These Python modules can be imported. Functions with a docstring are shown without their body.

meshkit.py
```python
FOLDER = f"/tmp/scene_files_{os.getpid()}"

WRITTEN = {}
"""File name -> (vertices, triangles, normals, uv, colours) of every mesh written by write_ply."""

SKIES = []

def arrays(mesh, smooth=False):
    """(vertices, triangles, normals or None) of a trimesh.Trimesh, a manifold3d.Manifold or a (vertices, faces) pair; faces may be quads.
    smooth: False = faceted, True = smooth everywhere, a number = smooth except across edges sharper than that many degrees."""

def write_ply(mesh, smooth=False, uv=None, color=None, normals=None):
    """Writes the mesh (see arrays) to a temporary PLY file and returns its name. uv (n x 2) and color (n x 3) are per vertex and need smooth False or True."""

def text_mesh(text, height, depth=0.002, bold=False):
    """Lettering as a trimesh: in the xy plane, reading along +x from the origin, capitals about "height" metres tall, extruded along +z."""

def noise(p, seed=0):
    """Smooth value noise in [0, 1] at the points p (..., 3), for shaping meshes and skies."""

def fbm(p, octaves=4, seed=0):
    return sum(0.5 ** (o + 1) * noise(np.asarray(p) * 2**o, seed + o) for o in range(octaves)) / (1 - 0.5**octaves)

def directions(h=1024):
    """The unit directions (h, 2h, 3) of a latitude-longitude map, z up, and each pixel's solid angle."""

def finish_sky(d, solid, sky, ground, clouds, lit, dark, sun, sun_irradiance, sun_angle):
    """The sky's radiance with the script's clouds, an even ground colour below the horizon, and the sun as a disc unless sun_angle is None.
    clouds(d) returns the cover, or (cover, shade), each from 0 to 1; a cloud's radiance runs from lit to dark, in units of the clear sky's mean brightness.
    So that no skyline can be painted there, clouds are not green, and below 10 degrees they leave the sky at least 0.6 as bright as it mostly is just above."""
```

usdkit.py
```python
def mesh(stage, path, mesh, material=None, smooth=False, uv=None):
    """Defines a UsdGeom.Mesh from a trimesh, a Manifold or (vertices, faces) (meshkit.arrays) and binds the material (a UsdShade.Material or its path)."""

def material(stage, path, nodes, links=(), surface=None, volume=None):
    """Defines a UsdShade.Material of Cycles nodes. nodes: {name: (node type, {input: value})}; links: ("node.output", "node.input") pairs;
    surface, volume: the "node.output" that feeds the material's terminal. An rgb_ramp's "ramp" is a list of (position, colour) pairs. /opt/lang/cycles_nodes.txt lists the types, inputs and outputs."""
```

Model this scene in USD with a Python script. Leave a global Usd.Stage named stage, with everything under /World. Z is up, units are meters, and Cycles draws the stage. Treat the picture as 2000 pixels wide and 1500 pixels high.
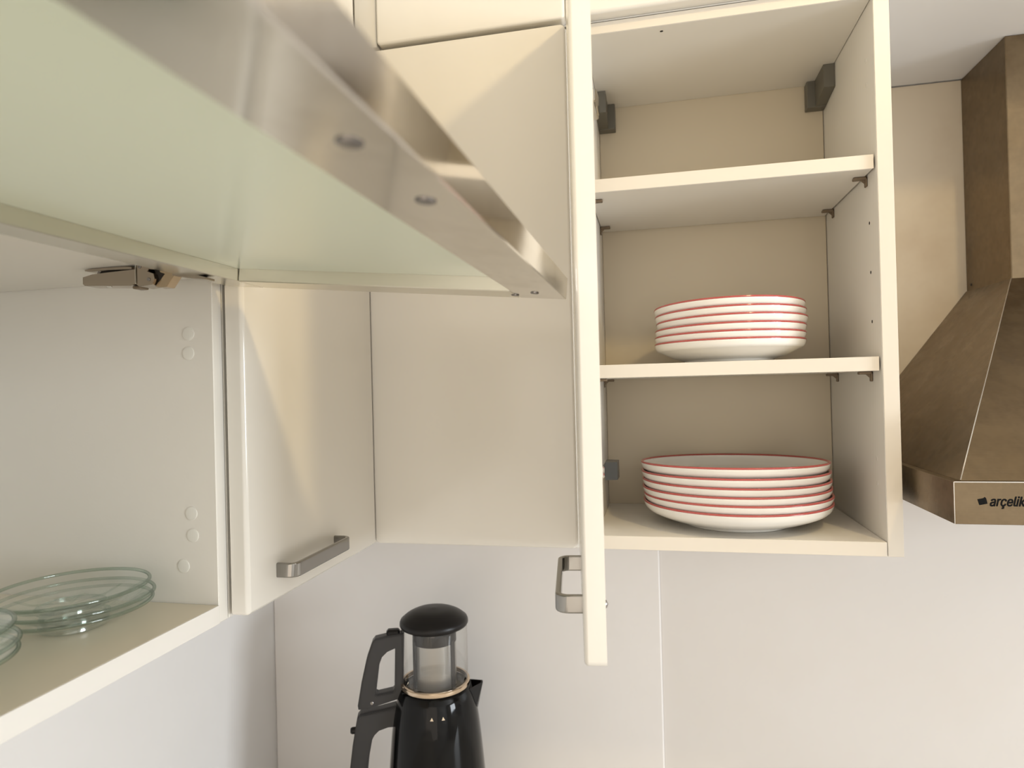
import math
import numpy as np
import trimesh
import manifold3d as m3
import usdkit
import meshkit
from shapely.geometry import Polygon
from pxr import Usd, UsdGeom, UsdLux, UsdShade, Gf, Sdf

stage = Usd.Stage.CreateInMemory()
UsdGeom.SetStageUpAxis(stage, "Z")
UsdGeom.SetStageMetersPerUnit(stage, 1.0)
UsdGeom.Xform.Define(stage, "/World")
H = 1.66                                   # height of the lens above the floor; the measures below count from it

# ------------------------------------------------------------------ camera, light, exposure
yaw, pitch, roll, fpx = 0.2146, 0.0051, 0.0252, 1280.3
cy_, sy_, cp_, sp_ = math.cos(yaw), math.sin(yaw), math.cos(pitch), math.sin(pitch)
look = np.array([-sy_ * cp_, cy_ * cp_, sp_])
rgt = np.array([cy_, sy_, 0.0])
upv = np.cross(rgt, look)
cam_r = math.cos(roll) * rgt - math.sin(roll) * upv
cam_u = math.sin(roll) * rgt + math.cos(roll) * upv
M = Gf.Matrix4d(*cam_r, 0, *cam_u, 0, *(-look), 0, 0, 0, H, 1)
cam = UsdGeom.Camera.Define(stage, "/World/camera")
cam.AddTransformOp().Set(M)
cam.CreateHorizontalApertureAttr(36.0)
cam.CreateFocalLengthAttr(36.0 * fpx / 2000)
cam.CreateClippingRangeAttr(Gf.Vec2f(0.01, 100.0))
cam.CreateFStopAttr(7.0)
cam.CreateFocusDistanceAttr(0.74)
cam.CreateExposureAttr(0.06)

def light(kind, path, pos, color, intensity, rot=None, **a):
    l = kind.Define(stage, path)
    l.AddTranslateOp().Set(Gf.Vec3d(pos[0], pos[1], pos[2] + H))
    if rot:
        l.AddRotateXYZOp().Set(Gf.Vec3f(*rot))
    l.CreateColorAttr(Gf.Vec3f(*color))
    l.CreateIntensityAttr(intensity)
    for k, v in a.items():
        getattr(l, f"Create{k}Attr")(v)
    return l

CEIL = 0.93
# warm ceiling downlight, right of the camera
light(UsdLux.DiskLight, "/World/ceiling_lamp_light", (0.60, 0.10, CEIL - 0.03), (1.0, 0.77, 0.41), 275.0, rot=(0, 50, 0), Radius=0.05)
# daylight through the window in the right wall
light(UsdLux.RectLight, "/World/window_daylight", (3.56, -0.55, 0.05), (0.89, 0.95, 1.0), 26.0, rot=(0, 90, 0), Width=1.0, Height=1.1)
# added fill light behind the camera, no real source there
light(UsdLux.RectLight, "/World/added_front_fill", (-0.2, -2.15, -0.35), (1.0, 0.86, 0.72), 1.0, rot=(90, 0, 0), Width=2.2, Height=1.9)

# ------------------------------------------------------------------ helpers
LOOKS = "/World/Looks"
UsdGeom.Scope.Define(stage, LOOKS)
_used = {}

def numbered(parent, name):
    k = _used.setdefault((str(parent), name), 0)
    _used[(str(parent), name)] += 1
    return f"{parent}/{name}" + (f"_{k:03d}" if k else "")

def tag(prim, label=None, cat=None, group=None, kind=None):
    for k, v in (("label", label), ("category", cat), ("group", group), ("kind", kind)):
        if v:
            prim.SetCustomDataByKey(k, v)

class Thing:
    """An Xform directly under /World; loc in lens-height measures; its parts are added in the same measures."""
    def __init__(self, name, loc, label=None, cat=None, group=None, kind=None, rz=0.0):
        self.path = numbered("/World", name)
        x = UsdGeom.Xform.Define(stage, self.path)
        self.loc = np.array(loc, float)
        x.AddTranslateOp().Set(Gf.Vec3d(loc[0], loc[1], loc[2] + H))
        if rz:
            x.AddRotateZOp().Set(rz)
        self.prim = x.GetPrim()
        tag(self.prim, label, cat, group, kind)
        self.local = False
    def part(self, name, mesh, mat, parent=None, smooth=30, label=None, kind=None):
        path = numbered(parent or self.path, name)
        m = meshkit_copy(mesh)
        if not self.local:
            m.apply_translation(-self.loc)
        o = usdkit.mesh(stage, path, m, mat, smooth)
        tag(o.GetPrim(), label, None, None, kind)
        return path

def meshkit_copy(mesh):
    if hasattr(mesh, "to_mesh"):
        t = mesh.to_mesh()
        return trimesh.Trimesh(np.array(t.vert_properties[:, :3]), np.array(t.tri_verts), process=False)
    return mesh.copy()

def dup(src, name, loc, label, cat, group, rot=(0, 0, 0)):
    path = numbered("/World", name)
    x = UsdGeom.Xform.Define(stage, path)
    x.GetPrim().GetReferences().AddInternalReference(src.path)
    x.ClearXformOpOrder()
    x.AddTranslateOp(UsdGeom.XformOp.PrecisionDouble, "copy").Set(Gf.Vec3d(loc[0], loc[1], loc[2] + H))
    x.AddRotateXYZOp(UsdGeom.XformOp.PrecisionFloat, "copy").Set(Gf.Vec3f(*rot))
    x.GetPrim().SetInstanceable(True)
    tag(x.GetPrim(), label, cat, group)
    return x

def hull(pts):
    return trimesh.convex.convex_hull(np.asarray(pts, float))

def box(x0, x1, y0, y1, z0, z1, b=0.0008):
    x0, x1 = sorted((x0, x1)); y0, y1 = sorted((y0, y1)); z0, z1 = sorted((z0, z1))
    b = min(b, 0.45 * min(x1 - x0, y1 - y0, z1 - z0))
    P = []
    for x, sx in ((x0, 1), (x1, -1)):
        for y, sy in ((y0, 1), (y1, -1)):
            for z, sz in ((z0, 1), (z1, -1)):
                P += [(x + sx * b, y + sy * b, z), (x + sx * b, y, z + sz * b), (x, y + sy * b, z + sz * b)]
    return hull(P)

def cat(*ms):
    return trimesh.util.concatenate([meshkit_copy(m) for m in ms])

def slab(w, h, t, r=0.006, e=0.004, corner=None):
    """A door leaf: x 0..w, z 0..h, back at y=t, rounded front at y=0; corners in the face rounded by `corner`."""
    c = corner or r
    P = []
    for k in range(5):                       # rounding of the front arris
        a = k / 4 * math.pi / 2
        ins, y = e * (1 - math.sin(a)), e * (1 - math.cos(a))
        for cx, cz, a0 in ((c, c, 180), (w - c, c, 270), (w - c, h - c, 0), (c, h - c, 90)):
            for j in range(6):
                q = math.radians(a0 + 90 * j / 5)
                rr = max(c - ins, 1e-4)
                P.append((cx + rr * math.cos(q), y, cz + rr * math.sin(q)))
    n = len(P)
    for x, y, z in P[n - 24:]:
        P.append((x, t, z))
    return hull(P)

def frame(mesh, origin, ex, ey, ez):
    m = meshkit_copy(mesh)
    T = np.eye(4)
    T[:3, 0], T[:3, 1], T[:3, 2], T[:3, 3] = ex, ey, ez, origin
    m.apply_transform(T)
    return m

def lathe(profile, n=96):
    m = trimesh.creation.revolve(np.asarray(profile, float), sections=n)
    m.merge_vertices()
    if m.volume < 0:
        m.invert()
    return m

def smoothp(pts, n=8):
    """Catmull-Rom through points."""
    p = np.asarray(pts, float)
    q = np.vstack([2 * p[0] - p[1], p, 2 * p[-1] - p[-2]])
    out = []
    for i in range(1, len(q) - 2):
        for k in range(n):
            t = k / n
            a, b, c, d = q[i - 1], q[i], q[i + 1], q[i + 2]
            out.append(0.5 * (2 * b + (c - a) * t + (2 * a - 5 * b + 4 * c - d) * t * t + (3 * b - a - 3 * c + d) * t ** 3))
    out.append(p[-1])
    return np.array(out)

def disc(center, axis, r, t, n=24, dome=0.0):
    """A small round head with its outer face along axis."""
    prof = [(0, 0), (r, 0), (r, t * 0.6), (r * 0.8, t), (0, t + dome)]
    m = lathe(prof, n)
    a = np.asarray(axis, float)
    T = trimesh.geometry.align_vectors([0, 0, 1], a)
    m.apply_transform(T)
    m.apply_translation(center)
    return m

def plate_poly(poly, t, bev=0.003):
    """Extrudes a shapely polygon to thickness t with rounded arrises (layers of inset outlines)."""
    layers = []
    k = 4
    seq = [(bev * (1 - math.sin(math.pi / 2 * i / k)), bev * (1 - math.cos(math.pi / 2 * i / k))) for i in range(k + 1)]
    cs = []
    parts = []
    for i in range(len(seq) - 1):
        ins = (seq[i][0] + seq[i + 1][0]) / 2
        z0, z1 = seq[i][1], seq[i + 1][1]
        parts.append((ins, z0, z1)); parts.append((ins, t - z1, t - z0))
    parts.append((0, seq[-1][1], t - seq[-1][1]))
    tot = m3.Manifold()
    for ins, z0, z1 in parts:
        g = poly.buffer(-ins) if ins > 0 else poly
        if g.is_empty:
            continue
        for gg in (g.geoms if hasattr(g, "geoms") else [g]):
            c = m3.CrossSection([np.array(gg.exterior.coords)[:-1]] + [np.array(i.coords)[:-1] for i in gg.interiors], m3.FillRule.EvenOdd)
            tot = tot + m3.Manifold.extrude(c, z1 - z0 + 1e-5).translate((0, 0, z0))
    return tot

def sweep_bar(path, w, h, up=(0, 0, 1), r=0.002):
    """A rounded rectangular bar along a path: w across (in the plane of the bend), h along up."""
    path = np.asarray(path, float)
    up = np.asarray(up, float)
    n = len(path)
    sec = []
    for cx, cz, a0 in ((w / 2 - r, h / 2 - r, 0), (-w / 2 + r, h / 2 - r, 90), (-w / 2 + r, -h / 2 + r, 180), (w / 2 - r, -h / 2 + r, 270)):
        for j in range(4):
            q = math.radians(a0 + 30 * j)
            sec.append((cx + r * math.cos(q), cz + r * math.sin(q)))
    sec = np.array(sec)
    V, F, k = [], [], len(sec)
    for i in range(n):
        d = path[min(i + 1, n - 1)] - path[max(i - 1, 0)]
        d /= np.linalg.norm(d)
        s = np.cross(d, up); s /= np.linalg.norm(s)
        V += [path[i] + a * s + b * up for a, b in sec]
    for i in range(n - 1):
        for j in range(k):
            a, b = i * k + j, i * k + (j + 1) % k
            F += [(a, b, b + k), (a, b + k, a + k)]
    V += [path[0], path[-1]]
    for j in range(k):
        F += [(n * k, (j + 1) % k, j), (n * k + 1, (n - 1) * k + j, (n - 1) * k + (j + 1) % k)]
    m = trimesh.Trimesh(V, F, process=False)
    m.fix_normals()
    return m

# ------------------------------------------------------------------ materials
def mat(name, color, rough=0.5, metal=0.0, noise=None, bump=None, extra=None, rough_noise=None):
    nodes = {"p": ("principled_bsdf", {"base_color": color, "roughness": rough, "metallic": metal, **(extra or {})})}
    links = []
    if noise or bump or rough_noise:
        nodes["tc"] = ("texture_coordinate", {})
    if noise:
        sc, c2, lo, hi = noise[:4]
        nodes["mp"] = ("mapping", {"scale": noise[4] if len(noise) > 4 else (1, 1, 1)})
        nodes["n"] = ("noise_texture", {"scale": sc, "detail": 5.0, "roughness": 0.6})
        nodes["rr"] = ("rgb_ramp", {"ramp": [(lo, color), (hi, c2)]})
        links += [("tc.object", "mp.vector"), ("mp.vector", "n.vector"), ("n.fac", "rr.fac"), ("rr.color", "p.base_color")]
    if rough_noise:
        sc, r0, r1, stretch = rough_noise
        nodes["mp2"] = ("mapping", {"scale": stretch})
        nodes["n2"] = ("noise_texture", {"scale": sc, "detail": 4.0})
        nodes["mr"] = ("map_range", {"from_min": 0.3, "from_max": 0.7, "to_min": r0, "to_max": r1, "clamp": True})
        links += [("tc.object", "mp2.vector"), ("mp2.vector", "n2.vector"), ("n2.fac", "mr.value"), ("mr.result", "p.roughness")]
    if bump:
        sc, st, stretch = bump
        nodes["mp3"] = ("mapping", {"scale": stretch})
        nodes["n3"] = ("noise_texture", {"scale": sc, "detail": 3.0})
        nodes["b"] = ("bump", {"strength": st, "distance": 0.001})
        links += [("tc.object", "mp3.vector"), ("mp3.vector", "n3.vector"), ("n3.fac", "b.height"), ("b.normal", "p.normal")]
    return usdkit.material(stage, f"{LOOKS}/{name}", nodes, links, surface="p.BSDF")

LACQUER = mat("cream_lacquer", (0.80, 0.765, 0.70), 0.16, bump=(9.0, 0.05, (1, 1, 1)))
MELAMINE = mat("white_melamine", (0.79, 0.755, 0.69), 0.42, bump=(420.0, 0.05, (1, 1, 1)))
EDGE = mat("edge_banding", (0.755, 0.72, 0.665), 0.35)
WALL = mat("wall_paint", (0.82, 0.80, 0.78), 0.5, noise=(3.0, (0.80, 0.775, 0.75), 0.35, 0.7))
SPLASH = mat("splash_sheet", (0.80, 0.765, 0.735), 0.28, noise=(6.0, (0.785, 0.75, 0.715), 0.4, 0.7))
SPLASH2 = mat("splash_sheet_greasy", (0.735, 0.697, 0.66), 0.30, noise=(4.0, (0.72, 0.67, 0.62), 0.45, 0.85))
GREASE_SHADE = mat("greasy_shaded_wall", (0.66, 0.565, 0.43), 0.42, noise=(7.0, (0.57, 0.46, 0.33), 0.48, 0.8))  # grease-yellowed wall; its colour is also darkened for the shade beside the hood
BACKB = mat("shade_toned_back", (0.61, 0.53, 0.395), 0.40)  # the plate cabinet's dim, warm interior shade is put into this board colour
TONED_EDGE = mat("toned_edge_band", (0.70, 0.64, 0.55), 0.35)  # edge colour lowered to offset the strong light on the front edges
FLOOR = mat("floor_tile", (0.62, 0.57, 0.51), 0.35, noise=(5.0, (0.56, 0.51, 0.45), 0.4, 0.6))
STONE = mat("worktop_stone", (0.80, 0.775, 0.74), 0.3, noise=(60.0, (0.72, 0.69, 0.65), 0.4, 0.6))
CEILM = mat("ceiling_paint", (0.85, 0.83, 0.80), 0.7)
ALU = mat("polished_aluminium", (0.72, 0.69, 0.64), 0.12, 1.0, rough_noise=(14.0, 0.07, 0.20, (1, 0.25, 1)), noise=(22.0, (0.60, 0.56, 0.50), 0.5, 0.75))
ALUWALL = mat("frame_aluminium", (0.80, 0.77, 0.68), 0.32, 1.0)
STEEL = mat("hood_steel", (0.215, 0.16, 0.098), 0.30, 1.0, noise=(7.0, (0.185, 0.135, 0.08), 0.40, 0.72, (1, 1, 2)), rough_noise=(30.0, 0.26, 0.38, (1, 1, 1)), bump=(160.0, 0.05, (0.06, 1, 8)))
CHROME = mat("chrome", (0.66, 0.65, 0.63), 0.07, 1.0)
HANDLE = mat("satin_nickel", (0.30, 0.29, 0.27), 0.12, 1.0)
NICKEL = mat("hinge_nickel", (0.40, 0.345, 0.285), 0.18, 1.0)
RINGB = mat("bronze_lever", (0.50, 0.40, 0.28), 0.2, 1.0)
SCREWM = mat("screw_metal", (0.30, 0.28, 0.27), 0.28, 1.0)
GREYPL = mat("grey_plastic", (0.14, 0.13, 0.105), 0.45)
CAPGREY = mat("dark_grey_gloss", (0.045, 0.045, 0.042), 0.25, extra={"specular_ior_level": 0.3})
BEIGEB = mat("warm_lit_melamine", (0.84, 0.755, 0.61), 0.4)  # warm light on the lift-up cabinet's floor is put into this colour
HINGEBAR = mat("hinge_bar_aluminium", (0.72, 0.695, 0.61), 0.22, 1.0)
BROWNPIN = mat("bronze_pin", (0.20, 0.15, 0.10), 0.4, 0.5)
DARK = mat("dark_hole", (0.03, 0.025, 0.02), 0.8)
CAPM = mat("cover_cap_plastic", (0.80, 0.775, 0.71), 0.30)
CERAMIC = mat("white_glaze", (0.83, 0.80, 0.74), 0.10)
REDRIM = mat("red_rim_glaze", (0.43, 0.085, 0.075), 0.12)
BLACKPL = mat("black_plastic", (0.007, 0.006, 0.006), 0.36, extra={"specular_ior_level": 0.3})
GREYHANDLE = mat("anthracite_plastic", (0.026, 0.025, 0.026), 0.32, extra={"specular_ior_level": 0.45})
BLACKGL = mat("black_gloss", (0.003, 0.003, 0.003), 0.06, extra={"specular_ior_level": 0.22})
RING = mat("rose_steel", (0.72, 0.58, 0.44), 0.16, 1.0)
STRAINM = mat("strainer_steel", (0.55, 0.53, 0.50), 0.28, 1.0)
GOLDPRINT = mat("gold_print", (0.75, 0.60, 0.42), 0.35)
BLACKPRINT = mat("black_print", (0.004, 0.004, 0.004), 0.5, extra={"specular_ior_level": 0.1})
INK = mat("scuff", (0.42, 0.36, 0.28), 0.6)

def glass(name, tint, rough=0.0, ior=1.5, bump=None):
    nodes = {"p": ("principled_bsdf", {"base_color": tint, "roughness": rough, "transmission_weight": 1.0, "ior": ior})}
    links = []
    if bump:
        nodes["tc"] = ("texture_coordinate", {})
        nodes["n"] = ("noise_texture", {"scale": bump[0], "detail": 1.0})
        nodes["b"] = ("bump", {"strength": bump[1], "distance": 0.002})
        links = [("tc.object", "n.vector"), ("n.fac", "b.height"), ("b.normal", "p.normal")]
    return usdkit.material(stage, f"{LOOKS}/{name}", nodes, links, surface="p.BSDF")

def thin_glass(name, tint, edge, gloss=0.05, base=0.06):
    """Clear glass sheet: light passes through, tinted more where it is seen edge-on; mirrors at grazing angles."""
    nodes = {"lw": ("layer_weight", {"blend": 0.5}), "pw": ("math", {"math_type": "power", "value2": 4.0}), "mu": ("math", {"math_type": "multiply_add", "value2": 0.60, "value3": base}),
             "rr": ("rgb_ramp", {"ramp": [(0.0, tint), (0.55, tint), (1.0, edge)]}), "t": ("transparent_bsdf", {}), "g": ("glossy_bsdf", {"color": (1, 1, 1), "roughness": gloss}), "m": ("mix_closure", {})}
    return usdkit.material(stage, f"{LOOKS}/{name}", nodes, [("lw.facing", "pw.value1"), ("pw.value", "mu.value1"), ("mu.value", "m.fac"), ("lw.facing", "rr.fac"), ("rr.color", "t.color"),
                           ("t.BSDF", "m.closure1"), ("g.BSDF", "m.closure2")], surface="m.closure")

SAUCER = thin_glass("saucer_glass", (0.93, 0.955, 0.94), (0.74, 0.80, 0.76), 0.12, 0.17)
SAUCERRIM = thin_glass("saucer_rim_glass", (0.78, 0.84, 0.80), (0.36, 0.44, 0.39))
POTGLASS = thin_glass("teapot_glass", (0.97, 0.97, 0.96), (0.72, 0.70, 0.68), 0.02)
FROST = usdkit.material(stage, f"{LOOKS}/frosted_glass", {
    "d": ("diffuse_bsdf", {"color": (0.82, 0.86, 0.765)}), "t": ("translucent_bsdf", {"color": (0.86, 0.92, 0.85)}),
    "m": ("mix_closure", {"fac": 0.55}), "g": ("glossy_bsdf", {"color": (1, 1, 1), "roughness": 0.22}), "f": ("fresnel", {"IOR": 1.4}), "m2": ("mix_closure", {})},
    [("d.BSDF", "m.closure1"), ("t.BSDF", "m.closure2"), ("f.fac", "m2.fac"), ("m.closure", "m2.closure1"), ("g.BSDF", "m2.closure2")], surface="m2.closure")
MESHM = usdkit.material(stage, f"{LOOKS}/strainer_mesh", {
    "p": ("principled_bsdf", {"base_color": (0.50, 0.48, 0.45), "metallic": 1.0, "roughness": 0.35}), "t": ("transparent_bsdf", {}),
    "m": ("mix_closure", {"fac": 0.45})}, [("p.BSDF", "m.closure1"), ("t.BSDF", "m.closure2")], surface="m.closure")

# ------------------------------------------------------------------ measures (metres, from the lens)
YW, XW = 1.238, -0.790            # back wall, left wall
YF, YD = 0.9028, 0.8845           # carcass fronts and door fronts on the back wall
YB = 1.152                        # inside back of the plate cabinet
XLI, XRI, XRO, XLO = -0.0834, 0.2797, 0.2983, -0.1014
ZB, ZT, ZTT = -0.2239, 0.4806, 0.4960
Z1, Z2, T = 0.2835, 0.0274, 0.018
XC, XL, XLC = -0.4032, -0.3985, -0.4227
YSI, YSO = 0.5661, 0.5800
ZCB, ZCT = -0.2207, 0.4925
ZLC = 0.1149
COUNTER = -0.81

# ------------------------------------------------------------------ the room
def wall(name, pieces):
    t = Thing(name, (0, 0, -H), kind="structure")
    for nm, m, mt in pieces:
        t.part(nm, m, mt)
    return t

wall("wall_back", [("plaster", box(-0.95, 3.65, YW, YW + 0.1, -H, CEIL, 0), WALL),
                   ("splash_panel", box(XW, 0.0, YW - 0.0080, YW - 0.0002, COUNTER, 0.40, 0.0030), SPLASH),
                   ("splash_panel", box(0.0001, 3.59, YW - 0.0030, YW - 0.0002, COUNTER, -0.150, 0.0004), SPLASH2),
                   ("wall_sheet", box(XRO + 0.0008, 3.59, YW - 0.007, YW - 0.0002, -0.1495, 0.4948, 0.0006), GREASE_SHADE)])
def shell(name, m, mt):
    o = usdkit.mesh(stage, f"/World/{name}", (lambda q: (q.apply_translation((0, 0, H)), q)[1])(m), mt)
    tag(o.GetPrim(), kind="structure")
shell("wall_left", box(XW - 0.1, XW, -2.3, YW, -H, CEIL, 0), WALL)
shell("wall_right", cat(box(3.6, 3.7, -2.3, -1.15, -H, CEIL, 0), box(3.6, 3.7, 0.05, YW, -H, CEIL, 0),
                        box(3.6, 3.7, -1.15, 0.05, -H, -0.52, 0), box(3.6, 3.7, -1.15, 0.05, 0.62, CEIL, 0)), WALL)
shell("wall_front", box(XW - 0.1, 3.7, -2.3, -2.2, -H, CEIL, 0), WALL)
shell("floor", box(XW - 0.1, 3.7, -2.3, YW + 0.1, -H - 0.1, -H, 0), FLOOR)
shell("ceiling", box(XW - 0.1, 3.7, -2.3, YW + 0.1, CEIL, CEIL + 0.1, 0), CEILM)
wt = Thing("worktop", (0.4, 0.9, -H), kind="structure")
wt.part("slab", cat(box(XW + 0.001, 3.59, 0.62, YW - 0.008, COUNTER - 0.04, COUNTER, 0.003), box(XW + 0.001, -0.17, -1.2, 0.6195, COUNTER - 0.04, COUNTER, 0.003)), STONE)
wt.part("base_front", cat(box(XW + 0.001, 3.59, 0.66, YW - 0.008, -H, COUNTER - 0.0405), box(XW + 0.001, -0.21, -1.2, 0.6595, -H, COUNTER - 0.0405)), LACQUER)

# ------------------------------------------------------------------ pull handle
def d_handle(a, b, out, w=0.0052, h=0.0155):
    """A flat D-pull from a to b, standing off by vector out."""
    a, b, out = (np.asarray(v, float) for v in (a, b, out))
    d = (b - a) / np.linalg.norm(b - a)
    o = out / np.linalg.norm(out)
    L = np.linalg.norm(out)
    r = 0.009
    P = [a, a + o * (L - r) * 0.5]
    for k in range(7):
        q = k / 6 * math.pi / 2
        P.append(a + o * (L - r + r * math.sin(q)) + d * (r - r * math.cos(q)))
    for k in range(7):
        q = k / 6 * math.pi / 2
        P.append(b + o * (L - r + r * math.cos(q)) - d * (r - r * math.sin(q)))
    P += [b + o * (L - r) * 0.5, b]
    return sweep_bar(P, w, h, np.cross(d, o) / np.linalg.norm(np.cross(d, o)), 0.0016)

# ------------------------------------------------------------------ the open plate cabinet
rc = Thing("wall_cabinet", ((XLO + XRO) / 2, 1.05, ZB), "open white wall cabinet with stacked red-rimmed plates on its shelves, door swung towards the viewer", "cabinet")
rc.part("side_panel", box(XRI, XRO, YF, YW - 0.009, ZB, ZTT), MELAMINE)
rc.part("side_panel", box(XLO, XLI, YF, YW - 0.009, ZB, ZTT), MELAMINE)
rc.part("bottom_panel", box(XLI + 0.0002, XRI - 0.0006, YF, YB - 0.0002, ZB, ZB + T), MELAMINE)
rc.part("top_panel", box(XLI + 0.0002, XRI - 0.0006, YF, YB - 0.0002, ZT, ZTT), MELAMINE)
rc.part("back_panel", box(XLI + 0.0002, XRI - 0.0008, YB, YB + 0.006, ZB, ZTT), BACKB)
for z in (Z1, Z2):
    sh = rc.part("shelf", box(XLI + 0.0008, XRI - 0.0022, YF + 0.006, YB - 0.003, z - T, z, 0.0012), MELAMINE)
    rc.part("edge_band", box(XLI + 0.0008, XRI - 0.0022, YF + 0.0050, YF + 0.0059, z - T, z, 0.0003), TONED_EDGE, sh, label="edge band with its tone lowered against the front light")
    for y in (0.944, 1.108):
        for s, xw in ((-1, XRI), (1, XLI)):
            pin = cat(box(xw + s * 0.0002, xw + s * 0.0025, y - 0.004, y + 0.004, z - T - 0.0135, z - T - 0.0003),
                      box(xw + s * 0.0002, xw + s * 0.017, y - 0.004, y + 0.004, z - T - 0.0042, z - T - 0.0003),
                      hull([(xw + s * 0.0006, y - 0.0012, z - T - 0.011), (xw + s * 0.0006, y + 0.0012, z - T - 0.011), (xw + s * 0.009, y - 0.0012, z - T - 0.003), (xw + s * 0.009, y + 0.0012, z - T - 0.003), (xw + s * 0.0006, y - 0.0012, z - T - 0.003), (xw + s * 0.0006, y + 0.0012, z - T - 0.003)]))
            rc.part("shelf_pin", pin, BROWNPIN, sh, label="bronze shelf pin")
for s, xw in ((-1, XRI), (1, XLI)):
    front = hull([(xw + s * a, y, z) for a in (0.0004, 0.0165) for y, z in ((1.078, ZT - 0.0004), (1.078, 0.4455), (1.132, 0.4385), (1.1325, ZT - 0.0004))])
    front2 = hull([(xw + s * 0.0004 + s * a, 1.078 + a * 0.05 + y, z) for a in (0.0, 0.016) for y, z in ((0.0, ZT - 0.0006), (0.0, 0.4462), (0.054, 0.4388), (0.054, ZT - 0.0006))])
    rc.part("hanging_bracket_cover", cat(front, box(xw + s * 0.0004, xw + s * 0.0285, 1.1325, YB - 0.0004, 0.4375, ZT - 0.0004)), GREYPL, label="grey plastic hanging bracket cover")
for z in (0.203, 0.1385, 0.0741):
    rc.part("pin_hole", disc((XRI, 0.938, z), (-1, 0, 0), 0.0022, 0.0003, 12), DARK, label="small dark shelf pin hole")
for z in (0.4146, 0.3827, -0.1048, -0.1365):
    rc.part("hole_plug", disc((XRI, 0.935, z), (-1, 0, 0), 0.0030, 0.0006, 14), EDGE, label="small white hole plug")
rc.part("screw_hole", disc((0.0212, 0.9175, ZT), (0, 0, -1), 0.0022, 0.0003, 12), DARK, label="small dark screw hole")

for x0, x1 in ((XRI, XRO), (XLO, XLI)):
    rc.part("edge_band", box(x0 + 0.0002, x1 - 0.0002, YF - 0.0009, YF - 0.0001, ZB, ZTT, 0.0003), TONED_EDGE, label="edge band with its tone lowered against the front light")
for z0, z1 in ((ZB, ZB + T), (ZT, ZTT)):
    rc.part("edge_band", box(XLI + 0.0003, XRI - 0.0008, YF - 0.0009, YF - 0.0001, z0, z1, 0.0003), TONED_EDGE, label="edge band with its tone lowered against the front light")
# hinge: plate and arm on the left side panel, cup cover reaching to the door
for z in (0.405, -0.121):
    hg = rc.part("hinge", cat(box(XLI + 0.0003, XLI + 0.012, 0.915, 0.985, z - 0.009, z + 0.009, 0.002), box(XLI + 0.0003, XLI + 0.004, 0.945, 0.965, z - 0.022, z + 0.022, 0.001)), CHROME, label="chrome concealed hinge")
    reach = 0.029 if z < 0 else 0.0135
    rc.part("arm_cover", hull([(XLI + a, y, z + d) for a, y in ((0.012, 0.926), (reach, 0.930), (reach + 0.001, 0.958), (0.012, 0.965)) for d in (-0.0125, 0.0125)]), CAPGREY if z < 0 else CHROME, hg, label="hinge arm cover")

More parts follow.
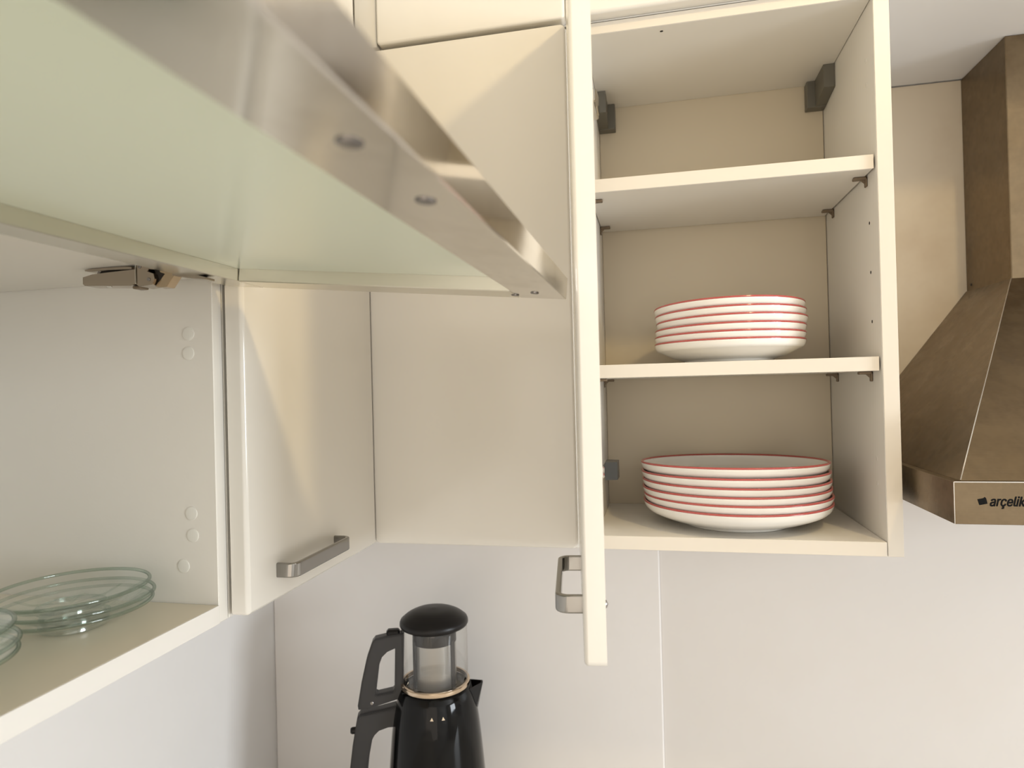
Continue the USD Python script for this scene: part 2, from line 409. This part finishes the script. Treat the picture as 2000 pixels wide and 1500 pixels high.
# the door, swung open: hinge corner and free corner of its outer face
h0, h1 = np.array([-0.1048, 0.8800, 0.0]), np.array([-0.0578, 0.4990, 0.0])
w = np.linalg.norm(h1 - h0); ex = (h1 - h0) / w
ey = np.array([-ex[1], ex[0], 0.0])          # from outer face inwards (towards the right)
if ey[0] < 0: ey = -ey
zb = -0.2150
leaf = frame(slab(w, ZCT - zb, 0.0172, r=0.005, e=0.0035), (h0[0], h0[1], zb), ex, ey, (0, 0, 1))
dr = rc.part("door", leaf, LACQUER, label="door standing open edge-on to the viewer")
ha = h0 + ex * (w - 0.0525); hb = h0 + ex * (w - 0.1805)
rc.part("handle", d_handle((*ha[:2], -0.1835), (*hb[:2], -0.1835), -ey * 0.0205), HANDLE, dr, label="nickel D-shaped pull handle")
for q in (ha, hb):
    c = q + ey * 0.0172
    rc.part("handle_screw", disc((c[0], c[1], -0.1835), ey, 0.0038, 0.0030, 16, 0.0012), SCREWM, dr, label="screw head of the handle")

# ------------------------------------------------------------------ corner cabinet (two leaves meeting in the inner corner)
cc = Thing("corner_cabinet", (-0.5, 1.0, ZB), "closed cream corner wall cabinet with two doors meeting in the inner corner", "cabinet")
ZCC = 0.4945
cc.part("body", cat(box(XW + 0.002, XLC, YSO + 0.0012, YW - 0.009, ZB, ZCC), box(XLC + 0.0001, XLO - 0.0012, YF, YW - 0.009, ZB, ZCC)), MELAMINE)
# left leaf, facing +x
wl = (YD - 0.0012) - 0.5790
ld = cc.part("door", frame(slab(wl, ZCT - ZCB, XL - XLC - 0.0050, r=0.004, e=0.005), (XL, 0.5790, ZCB), (0, 1, 0), (-1, 0, 0), (0, 0, 1)), LACQUER)
cc.part("handle", d_handle((XL, 0.6305, -0.1885), (XL, 0.7585, -0.1885), (0.0205, 0, 0)), HANDLE, ld, label="nickel D-shaped pull handle")
# right leaf, facing the viewer
cc.part("door", frame(slab(XLO - 0.0055 - (XC + 0.001), ZCT - ZCB, YF - YD - 0.0012, r=0.008, e=0.0035), (XC + 0.001, YD, ZCB), (1, 0, 0), (0, 1, 0), (0, 0, 1)), LACQUER)

# ------------------------------------------------------------------ upper row of cabinets
ZU = 0.4978
uc = Thing("upper_cabinet", (-0.45, 1.0, ZU), "closed cream cabinet of the upper row, in the corner above the corner cabinet", "cabinet", "upper row of wall cabinets")
uc.part("body", cat(box(XW + 0.002, XLC, YSO + 0.0012, YW - 0.009, ZU, 0.93), box(XLC + 0.0001, XLO - 0.0012, YF, YW - 0.009, ZU, 0.93)), MELAMINE)
uc.part("filler_strip", box(XC - 0.012, -0.3812, YD + 0.002, YF - 0.0005, ZU, 0.93, 0.001), LACQUER)
uc.part("door", frame(slab(-0.1068 - (-0.3795), 0.925 - ZU, YF - YD + 0.0015, r=0.006, e=0.0035), (-0.3795, YD - 0.003, ZU), (1, 0, 0), (0, 1, 0), (0, 0, 1)), LACQUER)
uc.part("door", frame(slab(0.862 - 0.588, 0.925 - ZU, 0.018, r=0.006, e=0.0035), (XC - 0.001, 0.588, ZU), (0, 1, 0), (-1, 0, 0), (0, 0, 1)), LACQUER)
uc = Thing("upper_cabinet", (0.1, 1.0, ZU), "closed cream cabinet of the upper row, directly above the open plate cabinet", "cabinet", "upper row of wall cabinets")
uc.part("body", box(XLO, XRO, YF, YW - 0.009, ZU, 0.93), MELAMINE)
uc.part("door", frame(slab(XRO - XLO - 0.004, 0.925 - ZU - 0.001, YF - YD + 0.0015, r=0.006, e=0.006), (XLO + 0.002, YD - 0.003, ZU + 0.001), (1, 0, 0), (0, 1, 0), (0, 0, 1)), LACQUER)
uc = Thing("upper_cabinet", (0.6, 1.0, 0.4955), "plain pale underside of the upper cabinet that the hood chimney runs up to", "cabinet", "upper row of wall cabinets")
uc.part("body", box(XRO + 0.0008, 0.93, YF, YW - 0.009, 0.4955, 0.93), WALL)
uc.part("door", frame(slab(0.93 - XRO - 0.004, 0.925 - ZU - 0.001, YF - YD + 0.0015, r=0.006, e=0.006), (XRO + 0.002, YD - 0.003, ZU + 0.001), (1, 0, 0), (0, 1, 0), (0, 0, 1)), LACQUER)

# ------------------------------------------------------------------ lift-up cabinet on the left wall
Y0 = -0.25
lc = Thing("lift_up_cabinet", (-0.6, 0.2, ZB), "open white cabinet on the left with a raised frosted glass flap, glass saucers inside", "cabinet")
lc.part("side_panel", box(XW + 0.002, XLC, YSI, YSO, ZB, ZLC + T), MELAMINE)
lc.part("side_panel", box(XW + 0.002, XLC, Y0, Y0 + T, ZB, ZLC + T), MELAMINE)
lc.part("bottom_panel", box(XW + 0.008, XLC, Y0 + T + 0.0002, YSI - 0.0006, ZB, ZB + T), BEIGEB)
lc.part("front_edge", box(XLC + 0.0001, XLC + 0.0011, Y0 + T + 0.0002, YSI - 0.0006, ZB, ZB + T, 0.0003), EDGE, label="white edge strip of the bottom panel")
lc.part("top_panel", box(XW + 0.008, XLC, Y0 + T + 0.0002, YSI - 0.0006, ZLC, ZLC + T), MELAMINE)
lc.part("back_panel", box(XW + 0.002, XW + 0.0075, Y0 + T, YSI - 0.0006, ZB, ZLC + T), MELAMINE)
for x, z in ((-0.450, 0.0611), (-0.4505, 0.0418), (-0.4511, -0.1168), (-0.450, -0.1385), (-0.4612, -0.1692)):
    lc.part("cover_cap", disc((x, YSI, z), (0, -1, 0), 0.0066, 0.0009, 32), CAPM, label="round white cover cap")

# the raised flap: frame of four bars round a recessed glass pane; fx runs from the hinge edge to the free edge
f0, f1 = np.array([-0.4000, 0.1044]), np.array([-0.0725, 0.0743])
fl = np.linalg.norm(f1 - f0); fx = np.array([(f1 - f0)[0], 0, (f1 - f0)[1]]) / fl
fn = np.array([-fx[2], 0, fx[0]])           # up through the flap
def flap(u0, u1, y0, y1, n0, n1, b=0.0006):
    return frame(box(u0, u1, y0, y1, n0, n1, b), (f0[0], 0, f0[1]), fx, (0, 1, 0), fn)
FY0, FY1, FT = -0.24, 0.5605, 0.0185
fw, fh = 0.0405, 0.0385
fp = lc.part("flap", flap(fh + 0.0004, fl - fw - 0.0004, FY0 + fw + 0.0004, FY1 - fw - 0.0004, 0.0112, 0.0155, 0.0003), FROST, label="pale green frosted glass pane of the raised flap")
lc.part("frame_bar", flap(fl - fw, fl, FY0, FY1, 0, FT, 0.0007), ALU, fp, label="polished front bar of the flap frame")
lc.part("frame_bar", flap(0.0005, fh, FY0, FY1, 0, FT, 0.0007), HINGEBAR, fp, label="hinge-side bar of the flap frame")
lc.part("frame_bar", flap(fh + 0.0003, fl - fw - 0.0003, FY1 - fw, FY1, 0, FT, 0.0007), ALUWALL, fp, label="end bar of the flap frame next to the corner")
lc.part("frame_bar", flap(fh + 0.0003, fl - fw - 0.0003, FY0, FY0 + fw, 0, FT, 0.0007), ALUWALL, fp)
for u, y, r in ((fl - 0.0165, 0.1845, 0.0044), (fl - 0.0155, 0.2495, 0.0044), (fl - 0.041, 0.5415, 0.0034), (fl - 0.021, 0.5235, 0.0034)):
    c = np.array([f0[0], y, f0[1]]) + fx * u
    lc.part("frame_screw", disc(c, -fn, r, 0.0010, 24), SCREWM, fp, label="countersunk frame screw")

# lift hinge under the cabinet top
hy0, hy1 = 0.486, 0.502
def plate_xz(pts, y0, y1, bev=0.0005):
    m = meshkit_copy(plate_poly(Polygon(pts), y1 - y0, bev))
    return frame(m, (0, y1, 0), (1, 0, 0), (0, 0, 1), (0, -1, 0))
hh = lc.part("lift_hinge", plate_xz([(-0.4924, 0.1070), (-0.4823, 0.1090), (-0.4404, 0.1107), (-0.4364, 0.1107), (-0.4366, 0.0982), (-0.4439, 0.0967), (-0.4675, 0.0980), (-0.4905, 0.0992), (-0.4925, 0.1010)], hy0, hy1), NICKEL, label="brownish nickel lift hinge of the flap")
lc.part("side_plate", plate_xz([(-0.4361, 0.1145), (-0.4155, 0.1131), (-0.4168, 0.1090), (-0.4232, 0.1098), (-0.4246, 0.1077), (-0.4186, 0.1054), (-0.4174, 0.1009), (-0.4206, 0.0962), (-0.4337, 0.0953), (-0.4361, 0.0972)], hy0 - 0.001, hy1), NICKEL, hh)
lc.part("claw_lever", plate_xz([(-0.4163, 0.1092), (-0.3999, 0.1078), (-0.4022, 0.1031), (-0.4093, 0.0942), (-0.4180, 0.0943), (-0.4206, 0.0957), (-0.4157, 0.1002), (-0.4108, 0.1055), (-0.4155, 0.1073)], hy0 + 0.003, hy1 - 0.003), RINGB, hh)
lc.part("upper_lever", plate_xz([(-0.4923, 0.1138), (-0.4844, 0.1145), (-0.4671, 0.1145), (-0.4510, 0.1144), (-0.4430, 0.1135), (-0.4431, 0.1115), (-0.4673, 0.1122), (-0.4846, 0.1118), (-0.4918, 0.1125)], hy0 + 0.002, hy1 - 0.002), NICKEL, hh)
lc.part("spring_core", plate_xz([(-0.4822, 0.1105), (-0.4771, 0.1122), (-0.4493, 0.1113), (-0.4413, 0.1110), (-0.4440, 0.1092), (-0.4818, 0.1084)], hy0 + 0.005, hy1 - 0.005), DARK, hh)  # dark insert in place of the shade between lever and hinge body
lc.part("gap_shadow_plate", plate_xz([(-0.4240, 0.1132), (-0.4130, 0.1120), (-0.4120, 0.1065), (-0.4180, 0.0955), (-0.4215, 0.0955), (-0.4195, 0.1005), (-0.4205, 0.1060)], hy0 + 0.004, hy1 - 0.004), DARK, hh, label="dark plate set in as the shadow of the hinge gap")  # dark plate stands in for the shade inside the hinge gap
lc.part("arm_strip", plate_xz([(-0.4015, 0.1088), (-0.3985, 0.1089), (-0.3700, 0.1009 - 0.0009), (-0.3700, 0.0990 - 0.0009), (-0.3867, 0.1004), (-0.4030, 0.1036)], hy0 + 0.002, hy1 - 0.002), NICKEL, hh)
lc.part("bright_rib", box(-0.4366, -0.4356, hy0 - 0.002, hy0 - 0.0011, 0.0975, 0.1145, 0.0003), CHROME, hh)
lc.part("stop_block", box(-0.4434, -0.4352, hy0 + 0.002, hy1 - 0.003, 0.0942, 0.0968), BROWNPIN, hh, label="dark brown stop block")
for x, z in ((-0.4325, 0.1125), (-0.4235, 0.1010), (-0.4795, 0.1102)):
    lc.part("rivet", disc((x, hy0 - 0.0011 if x > -0.45 else hy0 + 0.0045, z), (0, -1, 0), 0.0016, 0.0007, 14), SCREWM, hh)
lc.part("adjusting_screw", disc((-0.4690, hy0 + 0.005, 0.0982), (0, -0.4, -1), 0.0022, 0.001, 14), CHROME, hh)

uc = Thing("upper_cabinet", (-0.6, 0.2, 0.137), "cream cabinet of the upper row on the left wall, above the raised glass flap", "cabinet", "upper row of wall cabinets")
uc.part("body", box(XW + 0.002, XLC, Y0, YSO, ZLC + T + 0.002, 0.93), MELAMINE)
uc.part("door", frame(slab(0.5765 - Y0 - 0.002, 0.925 - 0.1234, 0.0260, r=0.006, e=0.0035), (-0.3945, Y0 + 0.002, 0.1232), (0, 1, 0), (-1, 0, 0), (0, 0, 1)), LACQUER)

# ------------------------------------------------------------------ plates
def plate_profile(R, h, foot):
    """Closed half section: outside from the middle of the base to the rim, then the inside back."""
    k = R
    wall_ = smoothp([(foot + 0.006, 0.0046), (k * 0.74, 0.0085), (k * 0.90, 0.0165), (k * 0.968, 0.0235 * h / 0.035), (k * 0.994, h * 0.86), (k, h)], 6)
    outer = [(0, 0.0035), (foot - 0.005, 0.0035), (foot - 0.004, 0.0004), (foot - 0.0025, 0.0), (foot + 0.0005, 0.0), (foot + 0.002, 0.0008), (foot + 0.0035, 0.004)]
    inner = smoothp([(k - 0.0028, h - 0.0006), (k * 0.965, h * 0.83), (k * 0.93, 0.0235 * h / 0.035), (k * 0.86, 0.0160), (k * 0.70, 0.0110), (foot, 0.0092)], 6)
    top = [(k - 0.0004, h + 0.0005), (k - 0.0014, h + 0.0008), (k - 0.0024, h + 0.0003)]
    return outer + [tuple(q) for q in wall_] + top + [tuple(q) for q in inner] + [(0, 0.0092)]

def make_plate(name, R, h, foot, loc, label, group):
    t = Thing(name, loc, label, "plate", group)
    t.local = True
    t.part("dish", lathe(plate_profile(R, h, foot), 128), CERAMIC, smooth=40)
    band = [(R - 0.0001, h - 0.0014), (R + 0.0004, h - 0.0010), (R + 0.0004, h + 0.0004), (R - 0.0003, h + 0.0010), (R - 0.0014, h + 0.0013), (R - 0.0026, h + 0.0008),
            (R - 0.0036, h - 0.0008), (R - 0.0032, h - 0.0012), (R - 0.0014, h + 0.0004)]
    t.part("rim_band", lathe(band + [band[0]], 128), REDRIM, smooth=50, label="red glazed rim")
    return t

order = ["lowest", "second from the bottom", "third from the bottom", "third from the top", "second from the top", "topmost"]
zf = ZB + T + 0.0003
big_z = [0.0, 0.0103, 0.0206, 0.0315, 0.0432, 0.0560]
big_tilt = [(0, 0), (0.5, 0.2), (0.8, -0.3), (1.1, 0.2), (1.4, -0.2), (1.9, 0.0)]
big = None
for i, dz in enumerate(big_z):
    lab = f"{order[i]} large white red-rimmed plate of the stack on the cabinet's bottom shelf"
    ox, oy = ((0.1108, 1.0125), (0.1112, 1.0125), (0.1095, 1.0125), (0.1092, 1.0125), (0.1085, 1.0122), (0.1078, 1.0125))[i]
    loc = (ox, oy, zf + dz)
    if i == 0:
        big = make_plate("dinner_plate", 0.1315, 0.0335, 0.074, loc, lab, "large plates on the bottom shelf")
    else:
        dup(big, "dinner_plate", loc, lab, "plate", "large plates on the bottom shelf", (-big_tilt[i][0], big_tilt[i][1] * 0.4, 0.0))
zf = Z2 + 0.0003
small_z = [0.0, 0.0099, 0.0199, 0.0309, 0.0412, 0.0516]
small = None
for i, dz in enumerate(small_z):
    lab = f"{order[i]} small white red-rimmed plate of the stack on the cabinet's middle shelf"
    ox = (0.1068, 0.1072, 0.1080, 0.1100, 0.1085, 0.1072)[i]
    loc = (ox, 1.012, zf + dz)
    if i == 0:
        small = make_plate("dessert_plate", 0.1055, 0.0300, 0.060, loc, lab, "small plates on the middle shelf")
    else:
        dup(small, "dessert_plate", loc, lab, "plate", "small plates on the middle shelf", (-(0, 0.3, 0.7, 0.9, 1.3, 1.9)[i], -(0, 0, 0.2, 0.3, 0.4, 0.2)[i], 0.0))

# ------------------------------------------------------------------ glass saucers
def sheet(profile, n=120):
    """An open surface of revolution (a glass wall)."""
    p = np.asarray(profile, float)
    a = np.linspace(0, 2 * math.pi, n, endpoint=False)
    V = np.stack([np.outer(p[:, 0], np.cos(a)), np.outer(p[:, 0], np.sin(a)), np.repeat(p[:, 1:2], n, 1)], 2).reshape(-1, 3)
    F = []
    for i in range(len(p) - 1):
        for j in range(n):
            q, r_ = i * n + j, i * n + (j + 1) % n
            F += [(q, r_, r_ + n), (q, r_ + n, q + n)]
    m = trimesh.Trimesh(V, F, process=False)
    m.merge_vertices(); m.update_faces(m.nondegenerate_faces())
    return m

def saucer_mesh(R=0.0627, h=0.0181):
    prof = smoothp([(0.0, 0.0040), (0.016, 0.0040), (0.026, 0.0040), (0.0340, 0.0052), (0.0420, 0.0080), (0.0500, 0.0118), (0.0575, 0.0155), (R - 0.0008, h)], 7)
    m = sheet([tuple(q) for q in prof], 120)
    v = m.vertices.copy()
    r = np.hypot(v[:, 0], v[:, 1]); a = np.arctan2(v[:, 1], v[:, 0])
    v[:, 2] += 0.0009 * np.exp(-((r - 0.043) / 0.009) ** 2) * np.cos(10 * a) + 0.0008 * np.exp(-((r - 0.017) / 0.008) ** 2) * np.cos(8 * a)
    m.vertices = v
    return m
sau = None
zf = ZB + T + 0.0003
for grp, where, (cx, cy), lift in (("stack", "in front of the white cabinet side, right-hand stack", (-0.5175, 0.4925), (0.0003, 0.0080, 0.0165)), ("stack", "at the left edge of the picture, left-hand stack", (-0.5210, 0.3605), (0.0003, 0.0095, 0.0205))):
    for i, dz in enumerate(lift):
        nm = ("lowest", "middle", "topmost")[i]
        lab = f"{nm} clear glass saucer with greenish rim, {where}"
        ox, oy = ((0.0, 0.0015), (0.003, 0.0), (-0.0015, 0.0))[i]
        loc = (cx + ox, cy + oy, zf + dz)
        if sau is None:
            sau = Thing("glass_saucer", loc, lab, "saucer", "glass saucers in the lift-up cabinet"); sau.local = True
            sau.part("dish", saucer_mesh(), SAUCER, smooth=60)
            tor = trimesh.creation.torus(0.0625, 0.0016, major_sections=120, minor_sections=12); tor.apply_translation((0, 0, 0.0181))
            sau.part("foot_ring", lathe([(0.0235, 0.0040), (0.0242, 0.0005), (0.0255, 0.0), (0.0268, 0.0006), (0.0274, 0.0042), (0.0235, 0.0040)], 96), SAUCER, smooth=50)
            sau.part("rim", tor, SAUCERRIM, smooth=True, label="greenish rounded glass rim")
        else:
            dup(sau, "glass_saucer", loc, lab, "saucer", "glass saucers in the lift-up cabinet", (0.0, (0, 0.5, -0.5)[i], 33.0 * i + 11 * (cy < 0.4)))

# ------------------------------------------------------------------ tea kettle and teapot (axis x of the pot runs to the right in the photo)
KX, KY, KR = -0.3735, 1.050, 19.5
def crop(pts):
    return [((px - (802 + 0.0252 * (py - 690))) / 5426, -0.3688 - (py - 40) / 5426 - COUNTER) for px, py in pts]
def upright(poly, t, bev):
    m = meshkit_copy(plate_poly(poly, t, bev))
    return frame(m, (0, t / 2, 0), (1, 0, 0), (0, 0, 1), (0, -1, 0))

kt = Thing("tea_kettle", (KX, KY, COUNTER), "glossy black electric kettle carrying the glass teapot, beneath the corner cabinet", "kettle", rz=KR); kt.local = True
RZ = -0.494 - COUNTER
kprof = smoothp([(0.083, 0.012), (0.0865, 0.08), (0.0797, 0.175), (0.0718, 0.258), (0.064, 0.297), (0.0578, RZ - 0.003)], 8)
kt.part("base", lathe([(0, 0), (0.085, 0), (0.087, 0.004), (0.085, 0.0115), (0, 0.0115)], 64), BLACKPL)
kt.part("body", lathe([(0, 0.0118)] + [tuple(q) for q in kprof] + [(0.0555, RZ - 0.0015), (0.0535, RZ - 0.004), (0.0535, RZ - 0.02), (0, RZ - 0.02)], 96), BLACKGL, smooth=45)
hole_o = crop([(505, 862), (300, 902), (130, 925), (108, 950), (98, 1010), (68, 1200), (35, 1500), (5, 1800), (15, 1890), (60, 1930), (330, 1925), (335, 1800)])
hole_i = crop([(190, 1780), (195, 1500), (212, 1320), (240, 1160), (262, 1120), (300, 1085), (380, 1062), (505, 1062)])
poly = Polygon(hole_o + hole_i).buffer(0.002).buffer(-0.002).buffer(-0.0012).buffer(0.0012)
kt.part("handle", upright(poly, 0.024, 0.005), GREYHANDLE, smooth=40, label="anthracite kettle handle")
sx, sz = crop([(70, 1085)])[0]
kt.part("switch_knob", cat(frame(lathe([(0, 0), (0.0045, 0), (0.0055, 0.002), (0.0055, 0.008), (0.004, 0.0105), (0, 0.0108)], 20), (sx + 0.006, 0, sz), (0, 1, 0), (0, 0, 1), (-1, 0, 0))), BLACKPL, label="black round switch on the kettle handle")
# beak
o_ = m3.Manifold.hull_points(np.array([(0.0555, -0.020, RZ - 0.006), (0.0555, 0.020, RZ - 0.006), (0.0795, -0.004, RZ - 0.003), (0.0795, 0.004, RZ - 0.003), (0.0655, -0.016, 0.272), (0.0655, 0.016, 0.272), (0.0690, 0.0, 0.264)]))
i_ = m3.Manifold.hull_points(np.array([(0.0575, -0.017, RZ + 0.004), (0.0575, 0.017, RZ + 0.004), (0.0782, -0.0028, RZ + 0.004), (0.0782, 0.0028, RZ + 0.004), (0.0685, -0.010, 0.278), (0.0685, 0.010, 0.278), (0.0705, 0, 0.274)]))
kt.part("spout", o_ - i_, BLACKPL, smooth=40, label="black pouring beak")
def on_body(x_local, z, r_extra=0.0002):
    pr = kprof
    r = np.interp(z, pr[:, 1], pr[:, 0])
    return r + r_extra
for px, py in ((770, 968), (868, 970)):
    x, z = crop([(px, py)])[0]
    z += 0.0175                                    # the print lies on the near side of the body
    r = on_body(x, z)
    a = math.asin(max(-1, min(1, x / r)))
    ctr = np.array([r * math.sin(a), -r * math.cos(a), z]); nrm = np.array([math.sin(a), -math.cos(a), 0.25]); nrm /= np.linalg.norm(nrm)
    side = np.array([math.cos(a), math.sin(a), 0]); upd = np.cross(nrm, side) * -1
    if upd[2] < 0: upd = -upd
    tri = [ctr + side * sx_ + upd * sz_ + nrm * n_ for n_ in (-0.0006, 0.0007) for sx_, sz_ in ((-0.0026, -0.002), (0.0026, -0.002), (0.0, 0.0030))]
    kt.part("indicator_mark", hull(tri), GOLDPRINT, label="small gold triangle printed on the kettle")

tp = Thing("teapot", (KX, KY, COUNTER + RZ), "glass teapot with black domed lid and handle standing on the black kettle", "teapot", rz=KR); tp.local = True
dn = lambda m: (m.apply_translation((0, 0, -RZ)), m)[1]
tp.part("base_ring", lathe([(0.0535, 0.0002), (0.0572, 0.0002), (0.0580, 0.0012), (0.0580, 0.0062), (0.0568, 0.0075), (0.0535, 0.0075), (0.0535, 0.0002)], 96), RING, smooth=40, label="rose-gold steel ring under the glass")
gp = smoothp([(0.0, -0.010), (0.040, -0.010), (0.0500, -0.006), (0.0535, 0.006), (0.0548, 0.020), (0.0552, 0.045), (0.0552, 0.090), (0.0550, 0.098)], 6)
tp.part("glass_body", sheet([tuple(q) for q in gp], 96), POTGLASS, smooth=60)
zl = -0.396 - COUNTER - RZ
tp.part("lid", lathe([(0, zl), (0.0520, zl), (0.0556, zl + 0.001), (0.0573, zl + 0.004), (0.0571, zl + 0.008)] + [tuple(q) for q in smoothp([(0.0555, zl + 0.0115), (0.045, zl + 0.0195), (0.028, zl + 0.0262), (0.0, zl + 0.029)], 6)], 96), BLACKPL, smooth=50, label="black domed lid")
st = tp.part("strainer", lathe([(0.0355, zl - 0.026), (0.0365, zl - 0.026), (0.0365, zl - 0.0003), (0.0355, zl - 0.0003), (0.0355, zl - 0.026)], 64), BLACKPL, smooth=40, label="dark strainer collar hanging below the lid")
tp.part("mesh_basket", sheet([(0.0, -0.001), (0.0345, -0.001), (0.0357, 0.001), (0.0357, zl - 0.0262)], 64), MESHM, st, smooth=40, label="steel mesh basket")
for a in (-158, -35, 55, 145):
    r_ = 0.0360; q = math.radians(a)
    rib = box(-0.005, 0.005, -0.0012, 0.0012, 0.0, zl - 0.02, 0.0004)
    tp.part("basket_rib", frame(rib, (r_ * math.cos(q), r_ * math.sin(q), 0), (-math.sin(q), math.cos(q), 0), (math.cos(q), math.sin(q), 0), (0, 0, 1)), GREYHANDLE, st)
outer = crop([(520, 232), (470, 232), (400, 238), (262, 262), (238, 290), (190, 430), (145, 640), (112, 850), (118, 884), (200, 884), (480, 815), (512, 800)])
inner = crop([(440, 362), (372, 388), (325, 432), (300, 500), (285, 640), (272, 748), (290, 758), (420, 738), (436, 722)])
hp = Polygon(outer, [inner]).buffer(-0.001).buffer(0.001)
tp.part("handle", dn(upright(hp, 0.022, 0.0045)), GREYHANDLE, smooth=40, label="anthracite closed-loop handle of the teapot")
lx, lz = crop([(405, 222)])[0]
tp.part("lid_tab", dn(cat(box(lx - 0.008, lx + 0.014, -0.007, 0.007, lz - 0.006, lz + 0.004, 0.003))), BLACKPL, label="black thumb tab of the lid")
rx, rz_ = crop([(238, 828)])[0]
tp.part("handle_screw", dn(disc((rx, -0.011, rz_), (0, -1, 0), 0.0026, 0.0008, 16)), SCREWM)

# ------------------------------------------------------------------ range hood
hd = Thing("range_hood", (0.607, 1.0, -0.157), "brownish brushed steel chimney range hood right of the open cabinet", "range hood")
hx0, hx1, hy, hz0, hz1 = 0.3072, 0.907, 0.780, -0.157, -0.112
YH = YW - 0.0075
hd.part("canopy_front", box(hx0, hx1, hy, hy + 0.0012, hz0, hz1, 0.0005), STEEL)
for x in (hx0, hx1 - 0.0012):
    hd.part("canopy_side", box(x, x + 0.0012, hy + 0.00125, YH, hz0, hz1, 0.0004), STEEL)
hd.part("canopy_top", hull([(x, y, z) for x in (hx0 + 0.0005, hx1 - 0.0005) for y in (hy + 0.0013, YH) for z in (hz1 - 0.0015, hz1 - 0.0006)]), STEEL)
hd.part("filter_plate", box(hx0 + 0.0013, hx1 - 0.0013, hy + 0.0013, YH, hz0 + 0.004, hz0 + 0.006), STEEL)
b0, b1, c0, c1 = (hx0 + 0.011, hx1 - 0.011), (hy + 0.011, YH), (0.511, 0.703), (1.088, YH)
zq0, zq1 = hz1 - 0.0004, 0.1405
def panel(q, n):
    q = np.array(q, float); n = np.array(n, float)
    return hull(np.vstack([q, q + n * 0.0012]))
hd.part("slope_panel", panel([(b0[0], b1[0], zq0), (b0[1], b1[0], zq0), (c0[1], c1[0], zq1), (c0[0], c1[0], zq1)], (0, 0.7, -0.7)), STEEL)
hd.part("slope_panel", panel([(b0[0], b1[0] + 0.0008, zq0), (b0[0], b1[1], zq0), (c0[0], c1[1], zq1), (c0[0], c1[0] + 0.0008, zq1)], (0.8, 0, -0.6)), STEEL)
hd.part("slope_panel", panel([(b0[1], b1[0] + 0.0008, zq0), (b0[1], b1[1], zq0), (c0[1], c1[1], zq1), (c0[1], c1[0] + 0.0008, zq1)], (-0.8, 0, -0.6)), STEEL)
hd.part("seam_strip", sweep_bar([(b0[0] - 0.0002, b1[0] - 0.0002, zq0 + 0.0005), (c0[0] - 0.0002, c1[0] - 0.0002, zq1)], 0.0012, 0.0012, (0.6, -0.8, 0), 0.0003), ALU, label="bright strip set in as the glint on the folded hood seam")  # this and the next two strips paint glints along the folded edges
hd.part("rim_strip", box(hx0 + 0.0004, hx1 - 0.0004, hy - 0.0005, hy + 0.0011, hz1 - 0.0010, hz1 + 0.0004, 0.0004), ALU, label="bright strip set in as the glint on the canopy top rim")
hd.part("corner_strip", box(hx0 - 0.0003, hx0 + 0.0005, hy - 0.0004, hy + 0.0004, hz0, hz1, 0.0002), ALU, label="bright strip set in as the glint on the canopy corner")
hd.part("chimney", box(c0[0] + 0.0012, c0[1] - 0.0012, c1[0] + 0.0012, YH, zq1 - 0.003, 0.4950, 0.0010), STEEL)
hd.part("chimney_screw", disc((c0[0] + 0.0012, 1.214, 0.150), (-1, 0, 0), 0.0022, 0.001, 12), DARK)
def on_front(m, x, z, t=0.0003):
    return frame(m, (x, hy - 0.0002, z), (1, 0, 0), (0, 0, 1), (0, -1, 0))
dia = m3.CrossSection([np.array([(-0.0036, -0.0032), (0.0036, -0.0040), (0.0044, 0.0028), (0.0030, 0.0044), (0.0016, 0.0034), (-0.0042, 0.0022)])])
sq = Polygon([(-0.0030, -0.0043), (0.0046, -0.0026), (0.0034, 0.0030), (0.0021, 0.0044), (0.0012, 0.0031), (-0.0046, 0.0018)])
hd.part("logo_mark", on_front(meshkit_copy(m3.Manifold.extrude(m3.CrossSection([np.array(sq.exterior.coords)[:-1]], m3.FillRule.NonZero), 0.0003)), 0.3337, -0.1322), BLACKPRINT, smooth=False)
txt = meshkit.text_mesh("arçelik", 0.0098, 0.0003, True)
sh_ = np.eye(4); sh_[0, 1] = 0.22; sh_[0, 0] = 0.76
txt.apply_transform(sh_)
hd.part("logo_lettering", on_front(txt, 0.3398, -0.1372), BLACKPRINT, smooth=False)
